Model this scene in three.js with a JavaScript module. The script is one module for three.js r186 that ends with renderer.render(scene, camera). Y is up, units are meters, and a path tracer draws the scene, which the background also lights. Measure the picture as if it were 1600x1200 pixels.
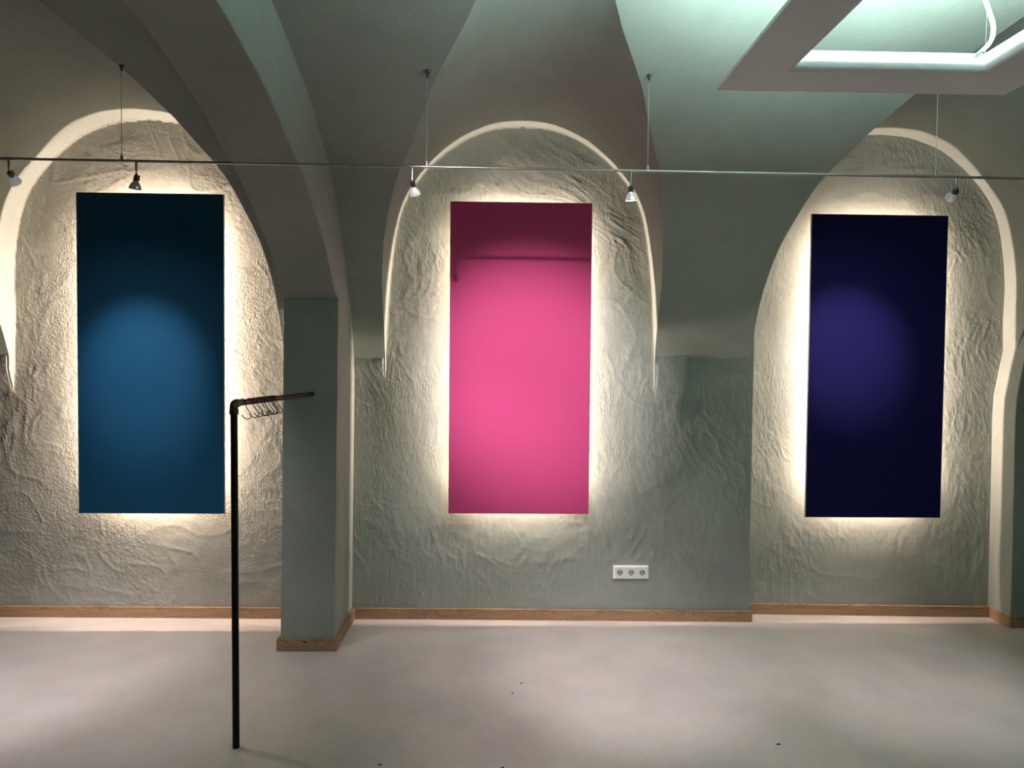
import * as THREE from 'three';
import { RoundedBoxGeometry } from 'three/addons/geometries/RoundedBoxGeometry.js';
import { mergeGeometries, mergeVertices, toCreasedNormals } from 'three/addons/utils/BufferGeometryUtils.js';
import { ImprovedNoise } from 'three/addons/math/ImprovedNoise.js';
import { RectAreaLightUniformsLib } from 'three/addons/lights/RectAreaLightUniformsLib.js';

// ------------------------------------------------------------------ camera, light levels, exposure
const scene = new THREE.Scene();
scene.background = new THREE.Color(0x000000);
const camera = new THREE.PerspectiveCamera(53.13, 4 / 3, 0.05, 60);
camera.position.set(0, 1.68, 4.88);
camera.rotation.set(-0.03163, -0.02404, 0.00926, 'YXZ');
scene.add(camera);
const renderer = new THREE.WebGLRenderer({ antialias: true });
renderer.toneMapping = THREE.LinearToneMapping;
renderer.toneMappingExposure = 1.0;
renderer.shadowMap.enabled = true;
RectAreaLightUniformsLib.init();

const LED = { left: 710, middle: 400, right: 350 };      // strips behind the three panels
const LED_COLOR = new THREE.Color().setRGB(1.0, 0.775, 0.63);
const UPLIGHT = 90;                                       // square frame lamp, upwards
const UP_COLOR = new THREE.Color().setRGB(0.70, 1.0, 0.915);
const SPOT = { blue: 9, above: 5, left: 5, bright: 3, violet: 9, pink: 56, floorLeft: 26, floorRight: 18, floorMiddle: 24 };
const SPOT_COLOR = new THREE.Color().setRGB(1.0, 0.93, 0.955);

// ------------------------------------------------------------------ helpers
const taken = {};
function numbered(n) { const k = taken[n] = (taken[n] ?? -1) + 1; return k ? `${n}_${String(k).padStart(3, '0')}` : n; }
function shade(o) { o.traverse(m => { if (m.isMesh) { m.castShadow = true; m.receiveShadow = true; } }); return o; }
function mesh(name, geo, mat, parent = scene) {
  const m = new THREE.Mesh(geo, mat); m.name = parent === scene ? numbered(name) : name; m.castShadow = m.receiveShadow = true; parent.add(m); return m;
}
function thing(name, label, category, pos = [0, 0, 0], group) {
  const g = new THREE.Group(); g.name = numbered(name); g.position.set(...pos); scene.add(g);
  g.userData = { label, category }; if (group) g.userData.group = group; return g;
}
function struct(o, label) { o.userData.kind = 'structure'; if (label) o.userData.label = label; return o; }
function structGroup(name, label) { const g = new THREE.Group(); g.name = numbered(name); scene.add(g); return struct(g, label); }
const V = (x, y, z) => new THREE.Vector3(x, y, z);
function rng(seed) { let s = seed >>> 0; return () => { s = (s + 0x6D2B79F5) | 0; let t = Math.imul(s ^ (s >>> 15), 1 | s); t = (t + Math.imul(t ^ (t >>> 7), 61 | t)) ^ t; return ((t ^ (t >>> 14)) >>> 0) / 4294967296; }; }
const clamp = (x, a = 0, b = 1) => Math.min(b, Math.max(a, x));
const sstep = (a, b, x) => { const t = clamp((x - a) / (b - a)); return t * t * (3 - 2 * t); };
const P = new ImprovedNoise();
const N = (x, y, z = 0) => P.noise(x + 51.3, y + 17.7, z + 3.1);
function fbm(x, y, oct = 4, z = 0) { let a = 0.5, s = 0, f = 1; for (let i = 0; i < oct; i++) { s += a * N(x * f, y * f, z + i * 7.3); a *= 0.5; f *= 2.03; } return s; }
// monotone cubic through a table
function pchip(xs, ys) {
  const n = xs.length, d = [], m = [];
  for (let i = 0; i < n - 1; i++) d.push((ys[i + 1] - ys[i]) / (xs[i + 1] - xs[i]));
  m[0] = d[0]; m[n - 1] = d[n - 2];
  for (let i = 1; i < n - 1; i++) m[i] = d[i - 1] * d[i] <= 0 ? 0 : 2 * d[i - 1] * d[i] / (d[i - 1] + d[i]);
  return x => {
    if (x <= xs[0]) return ys[0]; if (x >= xs[n - 1]) return ys[n - 1];
    let i = 0; while (x > xs[i + 1]) i++;
    const h = xs[i + 1] - xs[i], t = (x - xs[i]) / h, t2 = t * t, t3 = t2 * t;
    return ys[i] * (2 * t3 - 3 * t2 + 1) + m[i] * h * (t3 - 2 * t2 + t) + ys[i + 1] * (-2 * t3 + 3 * t2) + m[i + 1] * h * (t3 - t2);
  };
}
// uv in metres from the dominant axis of each triangle
function boxUV(g) {
  if (g.index) g = g.toNonIndexed();
  g.computeVertexNormals(); const p = g.attributes.position, n = g.attributes.normal, uv = new Float32Array(p.count * 2);
  for (let i = 0; i < p.count; i += 3) {
    let nx = 0, ny = 0, nz = 0; for (let k = 0; k < 3; k++) { nx += Math.abs(n.getX(i + k)); ny += Math.abs(n.getY(i + k)); nz += Math.abs(n.getZ(i + k)); }
    for (let k = 0; k < 3; k++) {
      const j = i + k, x = p.getX(j), y = p.getY(j), z = p.getZ(j);
      const [u, v] = ny > nx && ny > nz ? [x, z] : nx > nz ? [z, y] : [x, y];
      uv[2 * j] = u; uv[2 * j + 1] = v;
    }
  }
  g.setAttribute('uv', new THREE.BufferAttribute(uv, 2)); return g;
}
// grid surface: f(i, j) -> [x, y, z, u, v]
function surface(nu, nv, f) {
  const pos = [], uv = [], idx = [];
  for (let i = 0; i <= nu; i++) for (let j = 0; j <= nv; j++) { const q = f(i, j); pos.push(q[0], q[1], q[2]); uv.push(q[3], q[4]); }
  for (let i = 0; i < nu; i++) for (let j = 0; j < nv; j++) { const a = i * (nv + 1) + j, b = a + nv + 1; idx.push(a, b, a + 1, b, b + 1, a + 1); }
  const g = new THREE.BufferGeometry();
  g.setAttribute('position', new THREE.Float32BufferAttribute(pos, 3)); g.setAttribute('uv', new THREE.Float32BufferAttribute(uv, 2)); g.setIndex(idx); g.computeVertexNormals(); return g;
}
function cyl(a, b, r, r2 = r, seg = 16) {
  const d = b.clone().sub(a), g = new THREE.CylinderGeometry(r2, r, d.length(), seg);
  g.applyQuaternion(new THREE.Quaternion().setFromUnitVectors(V(0, 1, 0), d.clone().normalize())); g.translate(...a.clone().add(b).multiplyScalar(0.5).toArray()); return g;
}
function tube(pts, r, seg = 40, rad = 8) { return new THREE.TubeGeometry(new THREE.CatmullRomCurve3(pts), seg, r, rad); }

// ------------------------------------------------------------------ textures
function dataTexture(size, f, color, repeat) {
  const d = new Uint8Array(size * size * 4);
  for (let y = 0; y < size; y++) for (let x = 0; x < size; x++) {
    const c = f(x / size, y / size), k = 4 * (y * size + x);
    if (typeof c === 'number') { d[k] = d[k + 1] = d[k + 2] = clamp(c) * 255; } else { d[k] = clamp(c[0]) * 255; d[k + 1] = clamp(c[1]) * 255; d[k + 2] = clamp(c[2]) * 255; }
    d[k + 3] = 255;
  }
  const t = new THREE.DataTexture(d, size, size); t.wrapS = t.wrapT = THREE.RepeatWrapping; t.magFilter = THREE.LinearFilter; t.minFilter = THREE.LinearMipmapLinearFilter; t.generateMipmaps = true;
  if (color) t.colorSpace = THREE.SRGBColorSpace; if (repeat) t.repeat.set(...repeat); t.needsUpdate = true; return t;
}
// tileable value noise
function tileNoise(seed, cells, rows = cells) {
  const r = rng(seed), g = new Float32Array(cells * rows).map(() => r());
  return (u, v) => {
    const x = u * cells, y = v * rows, i = Math.floor(x), j = Math.floor(y), a = x - i, b = y - j, s = a * a * (3 - 2 * a), t = b * b * (3 - 2 * b);
    const q = (m, n) => g[((n % rows + rows) % rows) * cells + ((m % cells + cells) % cells)];
    return (q(i, j) * (1 - s) + q(i + 1, j) * s) * (1 - t) + (q(i, j + 1) * (1 - s) + q(i + 1, j + 1) * s) * t;
  };
}
const tn = [8, 16, 32, 64, 128, 256].map((c, i) => tileNoise(11 + i, c));
// plaster: grain that comes in patches, fine streaks and many short trowel scratches; one tile is 1.25 m
function plasterTexture(seed, grain, streak, strokes) {
  const S = 1024, h = new Float32Array(S * S), r = rng(seed), patch = tileNoise(seed + 1, 7), lo = tileNoise(seed + 2, 24), g1 = tileNoise(seed + 3, 150), g2 = tileNoise(seed + 4, 300), sx = tileNoise(seed + 5, 150, 38), sy = tileNoise(seed + 6, 80, 16);
  for (let y = 0; y < S; y++) for (let x = 0; x < S; x++) {
    const u = x / S, v = y / S, p = sstep(0.35, 0.7, 0.7 * patch(u, v) + 0.3 * lo(u, v));
    h[y * S + x] = 0.45 + 0.25 * (lo(u, v) - 0.5) + grain * (0.25 + 0.75 * p) * (0.6 * (g1(u, v) - 0.5) + 0.5 * (g2(u, v) - 0.5)) + streak * (0.4 + 0.6 * p) * (0.6 * (sx(u + 0.02 * patch(u, v), v) - 0.5) + 0.4 * (sy(u + 0.05 * lo(u, v), v) - 0.5));
  }
  for (let k = 0; k < strokes; k++) {
    let x = r() * S, y = r() * S; if (patch(x / S, y / S) < 0.38 + 0.25 * r()) continue;
    let a = Math.PI / 2 + (r() - 0.5) * 1.5; const n = 5 + r() * r() * 34, amp = (r() < 0.6 ? 1 : -1) * (0.06 + 0.22 * r() * r()), wd = 0.8 + 1.1 * r(), bend = (r() - 0.5) * 0.08;
    for (let i = 0; i < n; i++) {
      x += Math.cos(a); y += Math.sin(a); a += bend; const e = amp * Math.sin(Math.PI * i / n) * 0.35;
      for (let dy = -3; dy <= 3; dy++) for (let dx = -3; dx <= 3; dx++) { const X = (Math.round(x) + dx + 2 * S) % S, Y = (Math.round(y) + dy + 2 * S) % S; h[Y * S + X] += e * Math.exp(-(dx * dx + dy * dy) / (wd * wd)); }
    }
  }
  return dataTexture(S, (u, v) => h[Math.round(v * S) * S + Math.round(u * S)], false, [0.8, 0.8]);
}
const roughBump = plasterTexture(211, 0.62, 0.2, 600), trowelBump = plasterTexture(311, 0.3, 0.42, 2600);
const smoothBump = dataTexture(512, (u, v) => 0.4 * tn[0](u, v) + 0.3 * tn[1](u, v) + 0.15 * tn[3](u, v) + 0.15 * tn[4](u, v), false, [1, 1]);
function paintTexture(seed, base, amp) {
  const a = tileNoise(seed, 6), b = tileNoise(seed + 1, 23), c = tileNoise(seed + 2, 97);
  return dataTexture(512, (u, v) => { const k = 1 + amp * (0.5 * (a(u, v) - 0.5) + 0.3 * (b(u, v) - 0.5) + 0.25 * (c(u, v) - 0.5)); return base.map(x => x * k); }, true, [0.5, 0.5]);
}
const SAGE = [0.592, 0.611, 0.584];
const sageMap = paintTexture(31, SAGE, 0.10);
const wallMatRough = new THREE.MeshStandardMaterial({ map: paintTexture(41, [0.604, 0.608, 0.574], 0.10), roughness: 0.9, bumpMap: roughBump, bumpScale: 0.0042 });
const wallMat = new THREE.MeshStandardMaterial({ map: sageMap, roughness: 0.85, bumpMap: trowelBump, bumpScale: 0.0036 });
const vaultMat = new THREE.MeshStandardMaterial({ map: sageMap, roughness: 0.85, bumpMap: trowelBump, bumpScale: 0.0016, side: THREE.DoubleSide });

// ------------------------------------------------------------------ the vaulted room
// main barrel vault: height over depth, springing from the back wall (z = 0) to its crown at z = 2.9
const ZC = 2.9;
const vz = [-0.06, -0.03, 0.08, 0.2, 0.35, 0.5, 0.7, 0.9, 1.1, 1.35, 1.6, 1.8, 2.1, 2.5, 2.9];
const vh = [1.60, 1.69, 1.93, 2.12, 2.33, 2.50, 2.68, 2.79, 2.88, 2.97, 3.04, 3.085, 3.14, 3.19, 3.21];
const vaultH = pchip(vz, vh), vaultInv = pchip(vh, vz);
// wall arch of each side vault: half width and height
const archPts = [[0.868, 1.0], [0.866, 1.45], [0.862, 1.69], [0.85, 1.95], [0.837, 2.15], [0.815, 2.36], [0.776, 2.585], [0.712, 2.745], [0.612, 2.878], [0.505, 2.98], [0.375, 3.07], [0.21, 3.138], [0.1, 3.158], [0, 3.164]];
const widePts = archPts.map(([w, h]) => [w + 0.03 * sstep(1.9, 2.3, h) * sstep(0, 0.45, w), h + 0.012 * sstep(2.9, 3.1, h)]);
// plan of the groins: half width over depth, where a side vault meets the main vault
const groinHalf = pchip([-0.06, 0.05, 0.18, 0.3, 0.47, 0.63, 0.756, 0.87, 1.0, 1.1, 1.23, 1.48, 1.69, 1.83, 2.05, 2.18, 2.29], [0.863, 0.858, 0.852, 0.832, 0.79, 0.735, 0.685, 0.632, 0.585, 0.545, 0.505, 0.403, 0.318, 0.272, 0.18, 0.11, 0]);
const groinHalfWide = pchip([-0.06, 0.05, 0.18, 0.3, 0.4, 0.5, 0.63, 0.75, 0.88, 1.0, 1.11, 1.26, 1.54, 1.62, 1.79, 2.0, 2.15, 2.25, 2.3], [0.863, 0.861, 0.858, 0.842, 0.818, 0.785, 0.745, 0.702, 0.655, 0.622, 0.585, 0.54, 0.445, 0.422, 0.378, 0.315, 0.23, 0.13, 0]);
const groinX = (dx, z, wide) => wide ? Math.sign(dx) * groinHalfWide(z) : Math.sign(dx) * groinHalf(z) + 0.024 * sstep(0.3, 0.9, z);
function archCurve(pts, n) {          // sampled from left foot over the crown to the right foot, [dx, h]
  const right = new THREE.SplineCurve(pts.map(p => new THREE.Vector2(...p))).getSpacedPoints(n);
  return [...right.map(p => [-p.x, p.y]), ...right.slice(0, -1).reverse().map(p => [p.x, p.y])];
}
const BAYS = [{ x: -2.19, wide: 1, pts: widePts, wall: x => -0.075 + 0.012 * (x + 2.19) }, { x: 0.17, wide: 0, pts: archPts, wall: x => -0.058 + 0.012 * (x + 0.86) }, { x: 2.505, wide: 1, pts: widePts, wall: x => -0.17 + 0.03 * (x - 1.7) }];
const ceiling = structGroup('ceiling', 'sage green vaulted ceiling with side vaults over the three arched walls');
{ // main vault: columns along x, each starting at the wall or at the groin
  const X0 = -4.9, X1 = 5.1, cols = [];
  const starts = [];
  for (const b of BAYS) for (const [dx, h] of archCurve(b.pts, 70)) if (h >= 1.66) starts.push([b.x + groinX(dx, vaultInv(h), b.wide), vaultInv(h)]);
  const inside = x => BAYS.some(b => Math.abs(x - b.x) < 0.866);
  for (let x = X0; x <= X1 + 1e-6; x += 0.05) if (!inside(x)) starts.push([x, -0.06]);
  for (const b of BAYS) for (const s of [-1, 1]) starts.push([b.x + s * 0.8665, -0.06]);
  starts.sort((a, b) => a[0] - b[0]);
  // arc length along the profile
  const zs = [], ss = []; let acc = 0, pz = -0.06, ph = vaultH(-0.06);
  const prof = z => z <= ZC ? vaultH(z) : vaultH(2 * ZC - z);
  for (let k = 0; k <= 600; k++) { const z = -0.06 + k / 600 * (2 * ZC + 0.12), h = prof(z); acc += Math.hypot(z - pz, h - ph); pz = z; ph = h; zs.push(z); ss.push(acc); }
  const sOf = z => { let i = 0; while (i < 599 && zs[i + 1] < z) i++; return ss[i] + (ss[i + 1] - ss[i]) * clamp((z - zs[i]) / (zs[i + 1] - zs[i])); };
  const zOf = s => { let lo = 0, hi = 600; while (hi - lo > 1) { const m = (lo + hi) >> 1; if (ss[m] < s) lo = m; else hi = m; } return zs[lo] + (zs[hi] - zs[lo]) * clamp((s - ss[lo]) / (ss[hi] - ss[lo])); };
  const NV = 90;
  const g = surface(starts.length - 1, NV, (i, j) => {
    const [x, z0] = starts[i], s0 = sOf(z0), s = s0 + (acc - s0) * j / NV, z = j === 0 ? z0 : zOf(s), w = j === 0 ? 0 : 0.006 * fbm(x * 1.3, s * 1.3, 3, 5);
    return [x, prof(z) + w, z, x, s];
  });
  // normals from the profile, not from the skewed grid
  const p = g.attributes.position, n = g.attributes.normal;
  for (let i = 0; i < p.count; i++) {
    const z = p.getZ(i), x = p.getX(i), e = 0.01, s = sOf(z), dh = (prof(z + e) - prof(z - e)) / (2 * e);
    const wx = (0.006 * (fbm((x + e) * 1.3, s * 1.3, 3, 5) - fbm((x - e) * 1.3, s * 1.3, 3, 5))) / (2 * e), wz = (0.006 * (fbm(x * 1.3, (s + e) * 1.3, 3, 5) - fbm(x * 1.3, (s - e) * 1.3, 3, 5))) / (2 * e);
    const q = V(wx, -1, dh + wz).normalize(); n.setXYZ(i, q.x, q.y, q.z);
  }
  mesh('barrel_vault', g, vaultMat, ceiling);
}
// arched back walls, with the relief of the plaster as geometry
function plasterWall(name, label, x0, x1, y1, step, base, relief, mat) {
  const nx = Math.round((x1 - x0) / step), ny = Math.round(y1 / step);
  const g = surface(nx, ny, (i, j) => { const x = x0 + (x1 - x0) * i / nx, y = y1 * j / ny; return [x, y, base(x, y) + relief(x, y), x, y]; });
  return struct(mesh(name, g, mat), label);
}
const wMid = pchip(archPts.map(p => p[1]), archPts.map(p => p[0])), wWide = pchip(widePts.map(p => p[1]), widePts.map(p => p[0]));
const ridged = (x, y, z) => { const n = N(x, y, z); return Math.pow(1 - Math.min(1, Math.abs(n) * 2.4), 5); };
function roughcast(x, y) {
  const grain = 0.35 + 0.65 * sstep(-0.25, 0.2, fbm(x * 2.1, y * 1.7, 3, 9));
  return 0.010 * fbm(x * 1.6, y * 1.3, 2, 1) + 0.003 * fbm(x * 6, y * 5, 3, 2) + grain * (0.0008 * N(x * 34, y * 34, 3) + 0.0018 * N(x * 58, y * 58, 5)) + 0.0022 * ridged(x * 4 + 2 * N(x * 3, y * 3), y * 4, 4);
}
function trowelled(x, y, s) {
  const patch = sstep(-0.1, 0.3, fbm(x * 2.3, y * 2, 3, 19 + s)), lean = x + 0.35 * y * N(x * 1.2, y * 1.2, 21 + s);
  return 0.011 * fbm(x * 1.5, y * 1.2, 2, 11 + s) + 0.0026 * fbm(x * 6, y * 4, 3, 12 + s) + 0.0013 * fbm(lean * 30, y * 9, 2, 22 + s) + patch * (0.0021 * ridged(lean * 15, y * 6, 13 + s) + 0.0014 * N(lean * 46, y * 22, 14 + s)) + 0.0009 * N(x * 58, y * 48, 15 + s) * (0.25 + 0.75 * patch)
    + 0.0013 * ridged(x * 3 + 1.5 * N(x * 2, y * 2, 16 + s), y * 3, 17 + s);
}
const stepAt = (b, x, y) => Math.max(0.014, -0.034 - b.wall(x)) * (x < b.x && b.x > 0 ? sstep(1.53, 1.66, y) : sstep(1.42, 1.62, y));
const proud = (b, w) => (x, y) => stepAt(b, x, y) * sstep(0, 0.01, Math.abs(x - b.x) - w(y));
for (const b of BAYS) {
  const c = archCurve(b.pts, 80).filter(q => q[1] >= 1.44), NV = 40;
  let len = 0; const L = c.map((q, i) => len += i ? Math.hypot(q[0] - c[i - 1][0], q[1] - c[i - 1][1]) : 0);
  const g = surface(c.length - 1, NV, (i, j) => {
    const [dx, h] = c[i], x = b.x + dx, z0 = b.wall(x) - 0.03, flush = b.wall(x) + (b.x > 2 ? 0.13 : stepAt(b, x, h)), z1 = h < 1.66 ? flush : Math.max(vaultInv(h), flush), t = j / NV, z = z0 + (z1 - z0) * t, xg = h < 1.66 ? dx : groinX(dx, z1, b.wide);
    const k = 0.008 * Math.sin(Math.PI * t) * fbm(L[i] * 1.4 + b.x, z * 1.4, 3, 2), r = Math.hypot(dx, 0.6);
    return [x + (xg - dx) * t + k * dx / r, h + k * 0.6 / r, z, L[i], z];
  });
  mesh('side_vault', g, vaultMat, ceiling);
}

plasterWall('wall_left', 'rough plastered arched wall behind the blue panel', -4.9, -1.12, 3.24, 0.0085, (x, y) => BAYS[0].wall(x) + proud(BAYS[0], wWide)(x, y), roughcast, wallMatRough);
plasterWall('wall_back', 'trowelled sage green arched wall behind the pink panel', -0.95, 1.672, 3.24, 0.0085, (x, y) => BAYS[1].wall(x) + proud(BAYS[1], wMid)(x, y) - 0.012 * sstep(1.24, 1.3, x + 0.03 * N(y * 4, 2) + 0.25 * (1.55 - y) * (y < 1.55 ? 1 : 0)) * sstep(1.2, 1.45, y), (x, y) => trowelled(x, y, 0), wallMat);
plasterWall('wall_right', 'trowelled sage green arched wall behind the dark violet panel', 1.60, 3.42, 3.24, 0.0085, (x, y) => BAYS[2].wall(x), (x, y) => trowelled(x, y, 40), wallMat);
// return of the middle pier towards the recessed right wall
struct(mesh('trim_1', boxUV(new THREE.BoxGeometry(0.02, 1.72, 0.19).translate(1.663, 0.86, -0.127)), wallMat), 'narrow plaster return between the middle and right walls');

{ // pier right of the violet panel
  const s = new THREE.Shape([[3.318, 0], [3.315, 0.8], [3.312, 1.35], [3.318, 1.475], [3.349, 1.66], [3.385, 1.85], [3.395, 1.96], [5.1, 1.96], [5.1, 0]].map(p => new THREE.Vector2(...p)));
  const g = new THREE.ExtrudeGeometry(s, { depth: 0.33, bevelEnabled: true, bevelSize: 0.006, bevelThickness: 0.006, bevelSegments: 2 }); g.translate(0, 0, -0.236);
  struct(mesh('pier', boxUV(g), vaultMat), 'plain sage green pier at the right edge beside the violet panel');
}

// pillar and the transverse arch it carries
{
  const g0 = structGroup('pillar', 'sage green square pillar carrying a broad vault rib');
  const bevel = { bevelEnabled: true, bevelSize: 0.008, bevelThickness: 0.008, bevelSegments: 3 };
  const rough = (g, a) => { g = mergeVertices(g); const p = g.attributes.position; for (let i = 0; i < p.count; i++) { const x = p.getX(i), y = p.getY(i), z = p.getZ(i); p.setXYZ(i, x + a * fbm(y * 3, z * 3, 3, 1), y + a * fbm(x * 3 + 9, z * 3, 3, 2), z + a * fbm(x * 3, y * 3, 3, 3)); } return g; };
  const W = 0.305;
  { // shaft: subdivided box, slightly battered
    const g = new RoundedBoxGeometry(W, 2.06, 0.66, 3, 0.008); const h = new THREE.BoxGeometry(W, 2.06, 0.66, 10, 60, 14);
    let q = h; q.translate(-1.0375, 1.03, 0.155);
    const p = q.attributes.position;
    for (let i = 0; i < p.count; i++) {
      const x = p.getX(i), y = p.getY(i), z = p.getZ(i), b = 0.02 * (1 - y / 2.06);
      p.setXYZ(i, x - b * 0.9 + 0.004 * fbm(y * 3, z * 3, 3, 1), y, z + 0.012 * (1 - y / 2.06) + 0.004 * fbm(x * 3, y * 3, 3, 3));
    }
    mesh('shaft', boxUV(q), vaultMat, g0);
  }
  const prof = [[0.482, 2.03], [0.6, 2.10], [0.8, 2.27], [1.1, 2.44], [1.4, 2.568], [1.75, 2.69], [2.05, 2.765], [2.35, 2.812], [2.65, 2.836], [2.9, 2.842]];
  const cur = new THREE.SplineCurve(prof.map(p => new THREE.Vector2(...p))).getSpacedPoints(70), s = new THREE.Shape();
  s.moveTo(-0.16, 2.03); cur.forEach(p => s.lineTo(p.x, p.y)); cur.slice(0, -1).reverse().forEach(p => s.lineTo(5.8 - p.x, p.y));
  s.lineTo(5.318, 0); s.lineTo(5.95, 0); s.lineTo(5.95, 3.35); s.lineTo(-0.16, 3.35); s.closePath();
  const g = new THREE.ExtrudeGeometry(s, { depth: W - 0.016, steps: 6, ...bevel });
  g.rotateY(-Math.PI / 2); g.translate(-0.893, 0, 0);   // shape x -> world z
  const p = g.attributes.position; for (let i = 0; i < p.count; i++) { const x = p.getX(i), y = p.getY(i), z = p.getZ(i); p.setXYZ(i, x + 0.006 * fbm(y * 4, z * 4, 3, 1), y + 0.005 * fbm(x * 2 + 9, z * 5, 3, 2), z); }
  mesh('vault_rib', boxUV(g), vaultMat, g0);
}

// remaining shell, outside the frame
const plain = new THREE.MeshStandardMaterial({ map: sageMap, roughness: 0.9 });
struct(mesh('wall_front', boxUV(new THREE.BoxGeometry(10.4, 3.4, 0.2).translate(0.1, 1.7, 5.93)), plain));
struct(mesh('wall_end_left', boxUV(new THREE.BoxGeometry(0.2, 3.4, 6.4).translate(-4.9, 1.7, 2.9)), plain));
struct(mesh('wall_end_right', boxUV(new THREE.BoxGeometry(0.2, 3.4, 6.4).translate(5.1, 1.7, 2.9)), plain));

// floor: sealed screed
{
  const a = tileNoise(71, 5), b = tileNoise(72, 17), c = tileNoise(73, 61), d = tileNoise(74, 256), r = rng(5), specks = [];
  for (let i = 0; i < 90; i++) specks.push([r(), r(), 0.0004 + 0.0007 * r() * r(), 0.45 + 0.4 * r()]);
  const cellsOf = new Map();
  for (const s of specks) { const k = `${Math.floor(s[0] * 32)},${Math.floor(s[1] * 32)}`; (cellsOf.get(k) ?? cellsOf.set(k, []).get(k)).push(s); }
  const tex = dataTexture(1024, (u, v) => {
    let k = 1 + 0.07 * (a(u, v) - 0.5) + 0.05 * (b(u, v) - 0.5) + 0.03 * (c(u, v) - 0.5) + 0.025 * (d(u, v) - 0.5);
    for (const s of cellsOf.get(`${Math.floor(u * 32)},${Math.floor(v * 32)}`) ?? []) if (Math.hypot(u - s[0], v - s[1]) < s[2]) k *= s[3];
    const w = 0.012 * (b(v, u) - 0.5); return [0.80 * k + w, 0.765 * k, 0.745 * k - w];
  }, true, [1 / 2.6, 1 / 2.6]);
  const rm = dataTexture(512, (u, v) => { const k = 0.42 + 0.2 * (a(u, v) - 0.5) + 0.12 * (c(u, v) - 0.5); return [0, k, 0]; }, false, [1 / 2.6, 1 / 2.6]);
  const m = new THREE.MeshStandardMaterial({ map: tex, roughnessMap: rm, roughness: 1, bumpMap: smoothBump, bumpScale: 0.0012 });
  struct(mesh('floor', boxUV(new THREE.BoxGeometry(10.4, 0.1, 6.6).translate(0.1, -0.05, 2.8)), m), 'pale pinkish grey sealed screed floor with scattered specks');
}

// ------------------------------------------------------------------ oak baseboards
const oakTex = (seed) => {
  const a = tileNoise(seed, 4), b = tileNoise(seed + 1, 9), c = tileNoise(seed + 2, 128), e = tileNoise(seed + 3, 7);
  return dataTexture(512, (u, v) => {
    const q = 0.55 * a(u * 1, v * 0.25) + 0.35 * b(u, v * 0.25) + v * 0.55, ring = Math.pow(Math.abs(Math.sin(q * 34)), 0.6), pore = c(u * 0.25, v) > 0.78 ? 0.9 : 1;
    const k = (0.78 + 0.22 * ring) * pore * (0.93 + 0.14 * e(u, v));
    return [0.665 * k, 0.525 * k, 0.40 * k];
  }, true, [1 / 0.9, 1 / 0.1]);
};
const oaks = [oakTex(101), oakTex(111), oakTex(121)].map(t => new THREE.MeshStandardMaterial({ map: t, roughness: 0.55, bumpMap: t, bumpScale: 0.0003 }));
const knot = new THREE.MeshStandardMaterial({ color: 0x3a2413, roughness: 0.8 });
function boardBetween(parent, a, b, mat, h = 0.068, t = 0.02, shift = 0) {      // a, b: [x, z] of the wall line; the board stands in front of it
  const d = V(b[0] - a[0], 0, b[1] - a[1]), L = d.length(), g = new RoundedBoxGeometry(L - 0.0012, h, t, 1, 0.0008);
  const p = g.attributes.position, uv = g.attributes.uv; for (let i = 0; i < p.count; i++) uv.setXY(i, p.getX(i) + shift, p.getY(i));
  g.translate(L / 2, h / 2 + 0.001, t / 2); const m = mesh('board', g, mat, parent);
  m.position.set(a[0], 0, a[1]); m.rotation.y = Math.atan2(-d.z, d.x); return m;
}
{
  const l = structGroup('baseboard_left', 'oak baseboard under the blue panel');
  boardBetween(l, [-4.8, -0.105], [-2.74, -0.087], oaks[0]); boardBetween(l, [-2.74, -0.087], [-1.2, -0.062], oaks[1], 0.068, 0.022, 0.3);
  const m = structGroup('baseboard_back', 'oak baseboard under the pink panel and the sockets');
  boardBetween(m, [-0.905, -0.060], [-0.345, -0.054], oaks[2]); boardBetween(m, [-0.345, -0.054], [1.684, -0.012], oaks[1], 0.068, 0.021, 0.1);
  const r = structGroup('baseboard_right', 'oak baseboard under the violet panel and round the pier');
  boardBetween(r, [1.684, -0.17], [3.318, -0.112], oaks[0], 0.068, 0.024, 0.45); boardBetween(r, [3.322, -0.125], [3.316, 0.113], oaks[2]); boardBetween(r, [3.30, 0.10], [5, 0.10], oaks[1]);
  const p = structGroup('baseboard_pillar', 'oak baseboard around the foot of the pillar');
  boardBetween(p, [-1.225, 0.495], [-0.9, 0.495], oaks[1], 0.068, 0.016, 0.6); boardBetween(p, [-0.905, 0.511], [-0.894, -0.05], oaks[2], 0.068, 0.016, 0.2); boardBetween(p, [-1.208, -0.05], [-1.208, 0.511], oaks[0]);
  const k = mesh('knot', new THREE.SphereGeometry(1, 12, 8).scale(0.012, 0.0042, 0.0015), knot, p); k.position.set(-1.066, 0.055, 0.5112);
}

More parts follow.
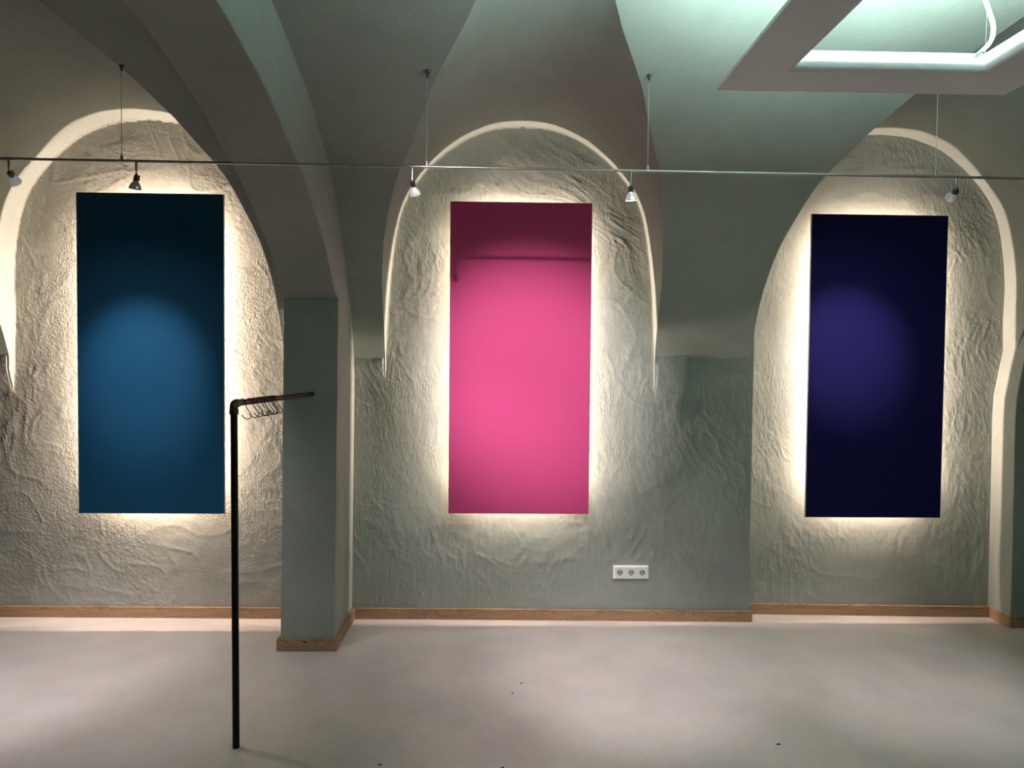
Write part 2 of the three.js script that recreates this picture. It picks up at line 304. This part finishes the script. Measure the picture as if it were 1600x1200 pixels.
// ------------------------------------------------------------------ backlit panels
const frameMat = new THREE.MeshStandardMaterial({ color: 0xb9b7b0, roughness: 0.45, metalness: 0.3 });
const ledMat = new THREE.MeshStandardMaterial({ color: 0xffffff, emissive: LED_COLOR, emissiveIntensity: 6 });
const backMat = new THREE.MeshStandardMaterial({ color: 0xd8d6d0, roughness: 0.7 });
function panel(label, [x, y, z], W, H, color, turn, inset, ledZ, power, gap) {
  const t = thing('wall_panel', label, 'panel', [x, y, z]); t.rotation.y = turn;
  const faceMat = new THREE.MeshPhysicalMaterial({ color, roughness: 0.8, specularIntensity: 0.5, bumpMap: roughBump, bumpScale: 0.0002 });
  const f = new RoundedBoxGeometry(W - 0.003, H - 0.003, 0.004, 2, 0.001); f.translate(0, 0, -0.002); mesh('face', f, faceMat, t);
  for (const [w, h, px, py] of [[W, 0.012, 0, H / 2 - 0.006], [W, 0.012, 0, -H / 2 + 0.006], [0.012, H - 0.024, W / 2 - 0.006, 0], [0.012, H - 0.024, -W / 2 + 0.006, 0]]) {
    mesh('frame_bar', new RoundedBoxGeometry(w, h, 0.0185, 2, 0.001).translate(px, py, -0.0118), frameMat, t);
  }
  mesh('back_sheet', new THREE.BoxGeometry(W - 0.024, H - 0.024, 0.003).translate(0, 0, -0.0185), backMat, t);
  // the strips sit on a batten inset behind the panel and shine outwards along the wall
  const iw = W - 2 * inset, ih = H - 2 * inset;
  mesh('batten', new THREE.BoxGeometry(iw - 0.012, ih - 0.012, Math.max(0.01, gap - 0.006)).translate(0, 0, -0.02 - Math.max(0.01, gap - 0.006) / 2), backMat, t);
  const sides = [[iw, 0, ih / 2, 0], [iw, 0, -ih / 2, Math.PI], [ih, iw / 2, 0, -Math.PI / 2], [ih, -iw / 2, 0, Math.PI / 2]];
  for (const [L, px, py, rot] of sides) {
    const s = mesh('led_strip', new THREE.BoxGeometry(L, 0.004, 0.009), ledMat, t); s.position.set(px, py, -ledZ); s.rotation.z = rot;
    const l = new THREE.RectAreaLight(LED_COLOR, power, L, 0.008); l.name = 'led_light';
    l.position.set(px - Math.sin(rot) * 0.004, py + Math.cos(rot) * 0.004, -ledZ);
const along = V(Math.cos(rot), Math.sin(rot), 0), out = V(-Math.sin(rot), Math.cos(rot), 0), inwards = out.clone().negate();
    l.quaternion.setFromRotationMatrix(new THREE.Matrix4().makeBasis(along, inwards.clone().cross(along), inwards)); t.add(l);
  }
  return t;
}
panel('tall dark blue panel glowing at its edges, left of the clothes rail', [-2.134, 1.692, 0.045], 0.904, 1.994, 0x084566, 0, 0.18, 0.06, LED.left, 0.1);
const pink = panel('tall bright pink panel glowing at its edges on the middle wall', [0.166, 1.685, 0.034], 0.892, 1.966, 0xc7467a, 0, 0.13, 0.033, LED.middle, 0.06);
panel('tall dark violet blue panel glowing at its edges on the right wall', [2.484, 1.654, -0.045], 0.891, 1.965, 0x0d0b4a, 0, 0.14, 0.04, LED.right, 0.075);
const clearMat = new THREE.MeshPhysicalMaterial({ color: 0xfffdf8, transmission: 0.95, thickness: 0, roughness: 0.08, ior: 1.45 });
mesh('diffuser_strip', new THREE.BoxGeometry(0.05, 1.98, 0.002).translate(-0.468, -0.02, -0.024), clearMat, pink).userData.label = 'clear diffuser strip slipped out at the left edge';
mesh('diffuser_strip', new THREE.BoxGeometry(0.15, 0.06, 0.002).translate(-0.375, -1.035, -0.066), clearMat, pink).userData.label = 'loose end of clear diffuser at the lower left corner';

// ------------------------------------------------------------------ spot heads, track and their lamps
const steel = new THREE.MeshStandardMaterial({ color: 0xb8b6b2, roughness: 0.28, metalness: 0.95 });
const darkSteel = new THREE.MeshStandardMaterial({ color: 0x5a5855, roughness: 0.4, metalness: 0.8 });
const glassDome = new THREE.MeshStandardMaterial({ color: 0xe8e8ec, roughness: 0.15, metalness: 0.55 });
const litFace = (k) => new THREE.MeshStandardMaterial({ color: 0xffffff, emissive: SPOT_COLOR, emissiveIntensity: k, roughness: 0.3 });
function spotHead(label, at, railY, aim, { power, angle, penumbra = 1, glow = 3, dome: domeGlow = 0, spill = 0, category = 'spotlight' }) {
  const t = thing('spotlight', label, category, [at[0], railY, at[2]]), d = V(...aim).normalize(), drop = railY - at[1];
  const stemEnd = V(0, -drop + 0.045, 0);
  mesh('stem', mergeGeometries([cyl(V(0, -0.004, 0), V(0, -drop + 0.07, 0), 0.0055), cyl(V(0, -drop + 0.07, 0), stemEnd, 0.0035)]), steel, t);
  mesh('hinge', new THREE.SphereGeometry(0.008, 16, 12).translate(...stemEnd.toArray()), darkSteel, t);
  const q = new THREE.Quaternion().setFromUnitVectors(V(0, -1, 0), d);
  const place = g => { g.applyQuaternion(q); g.translate(...stemEnd.toArray()); return g; };
  mesh('socket', place(mergeGeometries([new THREE.CylinderGeometry(0.011, 0.011, 0.018, 20).translate(0, -0.012, 0), new THREE.BoxGeometry(0.004, 0.024, 0.026).translate(0.009, -0.01, 0).toNonIndexed ? new THREE.BoxGeometry(0.004, 0.024, 0.026).translate(0.009, -0.01, 0) : null].filter(Boolean))), darkSteel, t);
  const dome = [[0.0095, -0.019], [0.011, -0.026], [0.0165, -0.034], [0.021, -0.041], [0.0245, -0.05], [0.026, -0.056], [0.0265, -0.06], [0.025, -0.0605]].map(p => new THREE.Vector2(...p));
  mesh('reflector', place(new THREE.LatheGeometry(dome, 32)), domeGlow ? Object.assign(glassDome.clone(), { emissive: SPOT_COLOR, emissiveIntensity: domeGlow }) : glassDome, t);
  mesh('lens', place(new THREE.CylinderGeometry(0.0245, 0.0245, 0.002, 32).translate(0, -0.0588, 0)), litFace(glow), t);
  const l = new THREE.SpotLight(SPOT_COLOR, power, 0, angle, penumbra, 2); l.name = 'spot_beam'; l.castShadow = true; l.shadow.radius = 1;
  l.position.copy(stemEnd).addScaledVector(d, 0.064); l.target.position.copy(stemEnd).addScaledVector(d, 2); l.target.name = 'beam_target'; t.add(l, l.target);
  if (spill) { const w = new THREE.SpotLight(SPOT_COLOR, spill, 0, Math.min(1.1, angle * 1.9), 1, 2); w.name = 'spot_spill'; w.castShadow = true; w.position.copy(l.position); w.target = l.target; t.add(w); }
  return t;
}
const RZ = 1.372, railY = x => 2.556 - 0.0042 * (x + 2.3);
{
  const t = thing('track_rail', 'thin steel light track hung on wires across the whole room', 'light track', [0, 0, 0]);
  const rod = (a, b) => cyl(V(a, railY(a), RZ), V(b, railY(b), RZ), 0.0062, 0.0062, 16);
  mesh('rod', rod(-4.75, -0.69), steel, t); mesh('rod', rod(-0.69, 4.95), steel, t);
  mesh('joint_sleeve', mergeGeometries([cyl(V(-0.722, railY(-0.72), RZ), V(-0.655, railY(-0.655), RZ), 0.0082), cyl(V(-0.67, railY(-0.67) - 0.004, RZ + 0.004), V(-0.652, railY(-0.652) - 0.008, RZ + 0.006), 0.003)]), steel, t);
  for (const [x, h] of [[-1.672, 2.975], [-0.311, 2.968], [0.692, 2.975], [2.021, 3.0], [3.6, 2.975], [-3.6, 2.975]]) {
    mesh('rail_clamp', mergeGeometries([cyl(V(x, railY(x) - 0.001, RZ), V(x, railY(x) + 0.022, RZ), 0.0066), cyl(V(x, railY(x) + 0.02, RZ), V(x, railY(x) + 0.026, RZ), 0.004)]), steel, t);
    mesh('suspension_wire', cyl(V(x, railY(x) + 0.02, RZ), V(x, h - 0.01, RZ), 0.0014, 0.0014, 8), steel, t);
    const s = V(0, -0.93, 0.37);
    mesh('ceiling_anchor', mergeGeometries([cyl(V(x, h + 0.02, RZ), V(x, h - 0.006, RZ), 0.008, 0.008), cyl(V(x, h - 0.005, RZ), V(x + 0.002, h - 0.024, RZ), 0.0045, 0.0045), tube([V(x, h - 0.02, RZ), V(x + 0.012, h - 0.004, RZ + 0.004), V(x + 0.016, h + 0.014, RZ)], 0.0018, 12)]), darkSteel, t);
  }
}
spotHead('small steel track spotlight at the far left end, aimed at the blue panel', [-2.169, 2.45, RZ], railY(-2.169), [-0.02, -0.92, -1.33], { power: SPOT.blue, angle: 0.33, glow: 1.2, dome: 0.14, spill: 1.2 });
spotHead('small steel track spotlight hanging just above the blue panel', [-1.608, 2.444, RZ], railY(-1.608), [-0.22, -0.97, -0.25], { power: SPOT.above, angle: 0.75, glow: 3 });
spotHead('small steel track spotlight left of the pink panel, in front of the arch edge', [-0.375, 2.434, RZ], railY(-0.375), [0.18, -0.84, -0.52], { power: SPOT.left, angle: 0.5, glow: 2, dome: 0.16 });
spotHead('small steel track spotlight right of the pink panel with a bright white face', [0.616, 2.425, RZ], railY(0.616), [0.07, -0.97, -0.13], { power: SPOT.bright, angle: 0.75, glow: 8, dome: 0.3 });
spotHead('small steel track spotlight above the right corner of the violet panel', [2.117, 2.434, RZ], railY(2.117), [0.17, -0.72, -1.42], { power: SPOT.violet, angle: 0.31, glow: 1.2, dome: 0.08, spill: 1.2 });
// second track behind the picture's upper edge: its beams light the pink panel and the floor
{
  const t = thing('track_rail', 'second steel light track above the viewer, outside the picture', 'light track', [0, 0, 0]);
  mesh('rod', cyl(V(-4.75, 2.95, 3.4), V(4.95, 2.95, 3.4), 0.0055, 0.0055, 12), steel, t);
  for (const x of [-3, -0.3, 2.6]) { mesh('suspension_wire', cyl(V(x, 2.95, 3.4), V(x, 3.19, 3.4), 0.0014, 0.0014, 6), steel, t); mesh('ceiling_anchor', cyl(V(x, 3.15, 3.4), V(x, 3.2, 3.4), 0.01, 0.01), darkSteel, t); }
}
spotHead('spotlight of the second track aimed at the pink panel', [-0.57, 2.86, 3.4], 2.95, [0.82, -1.33, -3.4], { power: SPOT.pink, angle: 0.25, penumbra: 1 });
spotHead('spotlight of the second track over the left part of the floor', [-2.5, 2.86, 3.4], 2.95, [0.1, -2.86, -2.55], { power: SPOT.floorLeft, angle: 0.25, spill: 5 });
spotHead('spotlight of the second track over the middle of the floor', [0.4, 2.86, 3.4], 2.95, [0.36, -2.86, -2.58], { power: SPOT.floorMiddle, angle: 0.24, spill: 4.5 });
spotHead('spotlight of the second track over the right part of the floor', [2.3, 2.86, 3.4], 2.95, [-0.1, -2.86, -2.5], { power: SPOT.floorRight, angle: 0.26 });

// ------------------------------------------------------------------ square frame lamp
{
  const X = 0.765, Z = 2.205, S = 1.012, Bw = 0.2, Y = 2.62;
  const t = thing('frame_lamp', 'large square white frame lamp hanging under the vault at the upper right', 'lamp', [X + S / 2, Y, Z + S / 2]);
  const white = new THREE.MeshStandardMaterial({ color: 0xf4f4fa, roughness: 0.5 });
  const opal = new THREE.MeshStandardMaterial({ color: 0xffffff, roughness: 0.5, emissive: UP_COLOR, emissiveIntensity: 0.8 });
  // section: [distance inwards from the outer edge, height]
  const sweep = sec => surface(4, sec.length - 1, (i, j) => { const [u, v] = sec[j], r = S / 2 - u, c = [[-1, -1], [1, -1], [1, 1], [-1, 1], [-1, -1]][i]; return [c[0] * r, v, c[1] * r, i, j]; });
  const creased = g => toCreasedNormals(g, 0.9);
  const r = 0.028, fil = []; for (let k = 0; k <= 10; k++) { const a = k / 10 * Math.PI / 2; fil.push([Bw - r + r * Math.sin(a), r - r * Math.cos(a)]); }
  mesh('frame', creased(sweep([[0.0, 0.012], [0.0, 0.0], ...fil, [Bw - 0.004, r], [Bw - r, 0.012], [0.0, 0.012]])), Object.assign(white.clone(), { side: THREE.DoubleSide }), t);
  mesh('diffuser', creased(sweep([[Bw, r], [Bw, 0.062], [Bw - 0.004, 0.062], [Bw - 0.004, r]])), Object.assign(opal, { side: THREE.DoubleSide }), t);
  const strip = new THREE.MeshStandardMaterial({ color: 0xffffff, emissive: UP_COLOR, emissiveIntensity: 3 });
  const q = S / 2 - 0.11;
  for (const [px, pz, w, d] of [[0, -q, 2 * q, 0.05], [0, q, 2 * q, 0.05], [-q, 0, 0.05, 2 * q - 0.05], [q, 0, 0.05, 2 * q - 0.05]]) {
    mesh('led_strip', new THREE.BoxGeometry(w, 0.008, d).translate(px, 0.018, pz), strip, t);
    const l = new THREE.RectAreaLight(UP_COLOR, UPLIGHT * 2, w, d); l.name = 'uplight'; l.position.set(px, 0.026, pz); l.rotation.x = Math.PI / 2; t.add(l);
  }
  const wires = []; for (const [sx, sz] of [[-1, -1], [1, -1], [1, 1], [-1, 1]]) { const a = V(sx * (S / 2 - Bw + 0.002), 0.05, sz * (S / 2 - Bw + 0.002)); mesh('suspension_wire', cyl(a, V(a.x * 1.02, 0.57 - 0.03 * (sz < 0), a.z), 0.0012, 0.0012, 6), steel, t); }
  const cm = new THREE.MeshStandardMaterial({ color: 0xf2f2f2, roughness: 0.4 });
  const cx = S / 2 - Bw, cz = -(S / 2 - Bw);
  mesh('power_cable', tube([V(cx - 0.055, 0.03, cz - 0.02), V(cx - 0.02, 0.062, cz), V(cx + 0.012, 0.10, cz + 0.01), V(cx + 0.018, 0.145, cz + 0.01), V(cx - 0.004, 0.19, cz + 0.02), V(cx - 0.03, 0.235, cz + 0.03), V(cx - 0.07, 0.30, cz + 0.05), V(cx - 0.1, 0.42, cz + 0.1), V(cx - 0.1, 0.54, cz + 0.2)], 0.0065, 80, 12), cm, t);
}

// ------------------------------------------------------------------ clothes rail and its hooks
const pipeMat = new THREE.MeshStandardMaterial({ color: 0x2a2320, roughness: 0.42, metalness: 0.75 });
const blackPipe = new THREE.MeshStandardMaterial({ color: 0x0c0c0d, roughness: 0.5, metalness: 0.5 });
const brass = new THREE.MeshStandardMaterial({ color: 0x4d4632, roughness: 0.4, metalness: 0.8 });
const E0 = V(-1.101, 1.483, 1.597), E1 = V(-1.03, 1.474, 0.47);
{
  const t = thing('clothes_rail', 'dark iron pipe clothes rail from the floor to the pillar', 'clothes rail', [-1.095, 0, 1.597]);
  const o = t.position, rel = v => v.clone().sub(o);
  mesh('upright', cyl(V(0, 0, 0), rel(E0).add(V(0, -0.02, 0)), 0.0148, 0.0148, 28), blackPipe, t);
  const dir = E1.clone().sub(E0).normalize();
  const h0 = E0.clone().addScaledVector(dir, 0.02);
  mesh('hanging_bar', cyl(rel(h0), rel(E1.clone().addScaledVector(dir, 0.03)), 0.0132, 0.0132, 28), pipeMat, t);
  const bend = new THREE.CatmullRomCurve3([rel(E0).add(V(0, -0.034, 0)), rel(E0).add(V(0, -0.02, 0)), rel(E0).add(V(0, -0.005, 0)).addScaledVector(dir, 0.005), rel(E0).addScaledVector(dir, 0.02), rel(E0).addScaledVector(dir, 0.034)]);
  mesh('elbow', mergeGeometries([new THREE.TubeGeometry(bend, 24, 0.0178, 24), cyl(rel(E0).add(V(0, -0.046, 0)), rel(E0).add(V(0, -0.026, 0)), 0.0195, 0.0195, 28), cyl(rel(E0).addScaledVector(dir, 0.026), rel(E0).addScaledVector(dir, 0.044), 0.0172, 0.0172, 28)]), brass, t);
}
{
  const zs = [1.505, 1.425, 1.375, 1.315, 1.275, 1.235, 1.195, 1.172, 1.15, 1.12], ords = ['nearest the elbow', 'second from the elbow', 'third from the elbow', 'fourth from the elbow', 'fifth from the elbow', 'fifth from the pillar', 'fourth from the pillar', 'third from the pillar', 'second from the pillar', 'nearest the pillar'];
  const wire = new THREE.MeshStandardMaterial({ color: 0x241f1b, roughness: 0.35, metalness: 0.8 }), r = rng(77);
  const R = 0.0150, pts = [];
  for (let a = 200; a >= -10; a -= 15) pts.push(V(R * Math.cos(a * Math.PI / 180), R * Math.sin(a * Math.PI / 180), 0));
  pts.push(V(0.019, -0.02, 0), V(0.028, -0.032, 0), V(0.037, -0.044, 0), V(0.041, -0.054, 0), V(0.039, -0.064, 0), V(0.031, -0.0705, 0), V(0.021, -0.0705, 0), V(0.011, -0.066, 0), V(0.003, -0.057, 0), V(0.0, -0.0535, 0));
  const g = tube(pts, 0.0019, 90, 8);
  const proto = new THREE.Mesh(g, wire); proto.castShadow = proto.receiveShadow = true;
  zs.forEach((z, i) => {
    const o = i ? proto.clone() : proto; o.name = numbered('wire_hook'); const k = (z - E0.z) / (E1.z - E0.z);
    o.position.set(E0.x + (E1.x - E0.x) * k, E0.y + (E1.y - E0.y) * k + 0.0002, z); o.rotation.set(0, 0.12 * (r() - 0.5), 0.14 * (r() - 0.5)); scene.add(o);
    o.userData = { label: `bent steel wire hook on the pipe rail, ${ords[i]}`, category: 'hook', group: 'wire hooks hanging on the clothes rail' };
  });
}

// ------------------------------------------------------------------ triple socket
{
  const cx = 0.899, cy = 0.3125, z0 = -0.030;
  const t = thing('wall_socket', 'white triple power socket low on the middle wall', 'power socket', [cx, cy, z0]);
  const wm = new THREE.MeshStandardMaterial({ color: 0xefeee9, roughness: 0.35 }), dk = new THREE.MeshStandardMaterial({ color: 0x0a0a0a, roughness: 0.7 }), grey = new THREE.MeshStandardMaterial({ color: 0xb9b8b4, roughness: 0.5, metalness: 0.4 });
  mesh('cover_frame', new RoundedBoxGeometry(0.230, 0.086, 0.016, 3, 0.004).translate(0, 0, 0), wm, t);
  for (const dx of [-0.0725, 0, 0.0725]) {
    const s = new THREE.Shape([[-0.033, -0.035], [0.033, -0.035], [0.033, 0.035], [-0.033, 0.035]].map(p => new THREE.Vector2(...p))), hole = new THREE.Path(); hole.absarc(0, 0, 0.0205, 0, Math.PI * 2, true); s.holes.push(hole);
    const body = new THREE.Group(); body.name = 'socket'; body.position.set(dx, 0, 0); t.add(body);
    mesh('insert_plate', new THREE.ExtrudeGeometry(s, { depth: 0.005, bevelEnabled: true, bevelSize: 0.0012, bevelThickness: 0.0012, bevelSegments: 2, curveSegments: 32 }).translate(0, 0, 0.0062), wm, body);
    mesh('recess', new THREE.LatheGeometry([[0.0205, 0.0125], [0.0195, 0.0088]].map(p => new THREE.Vector2(...p)), 32).rotateX(Math.PI / 2), wm, body);
    mesh('recess_floor', new THREE.CylinderGeometry(0.0195, 0.0195, 0.001, 32).rotateX(Math.PI / 2).translate(0, 0, 0.0086), grey, body);
    for (const [px, py] of [[-0.0095, 0.003], [0.0095, 0.003]]) mesh('pin_hole', new THREE.CylinderGeometry(0.0036, 0.0036, 0.0012, 16).rotateX(Math.PI / 2).translate(px, py, 0.0092), dk, body);
    mesh('earth_clip', new THREE.BoxGeometry(0.005, 0.006, 0.003).translate(0, -0.0165, 0.0095), dk, body);
    mesh('earth_clip', new THREE.BoxGeometry(0.005, 0.004, 0.003).translate(0, 0.0175, 0.0095), grey, body);
  }
}

// ------------------------------------------------------------------ crumbs on the floor
{
  const dark = new THREE.MeshStandardMaterial({ color: 0x2a211d, roughness: 0.9 }), r = rng(9);
  const list = [[1.265, 1.585, 0.011, 0.004, 'dark elongated chip lying on the floor at the lower right'], [0.158, 0.945, 0.0055, 0.0045, 'round black crumb on the middle of the floor'], [0.108, 1.065, 0.005, 0.004, 'small brown crumb on the floor just in front of the black one'],
    [-0.455, 1.745, 0.009, 0.0035, 'dark flat chip on the floor at the bottom edge, right of the clothes rail'], [0.05, 1.77, 0.007, 0.003, 'dark crumb on the floor at the bottom edge, below the pink panel']];
  for (const [x, z, a, b, label] of list) {
    const g = new THREE.IcosahedronGeometry(1, 2), p = g.attributes.position; for (let i = 0; i < p.count; i++) { const k = 1 + 0.35 * N(p.getX(i) * 2 + x * 9, p.getY(i) * 2, p.getZ(i) * 2 + z * 7); p.setXYZ(i, p.getX(i) * a * k, p.getY(i) * 0.0025 * k, p.getZ(i) * b * k); }
    g.computeVertexNormals(); const m = mesh('crumb', g, dark); m.position.set(x, 0.0022, z); m.rotation.y = r() * 0.8; m.userData = { label, category: 'crumb', group: 'crumbs scattered on the floor' };
  }
}

renderer.render(scene, camera);
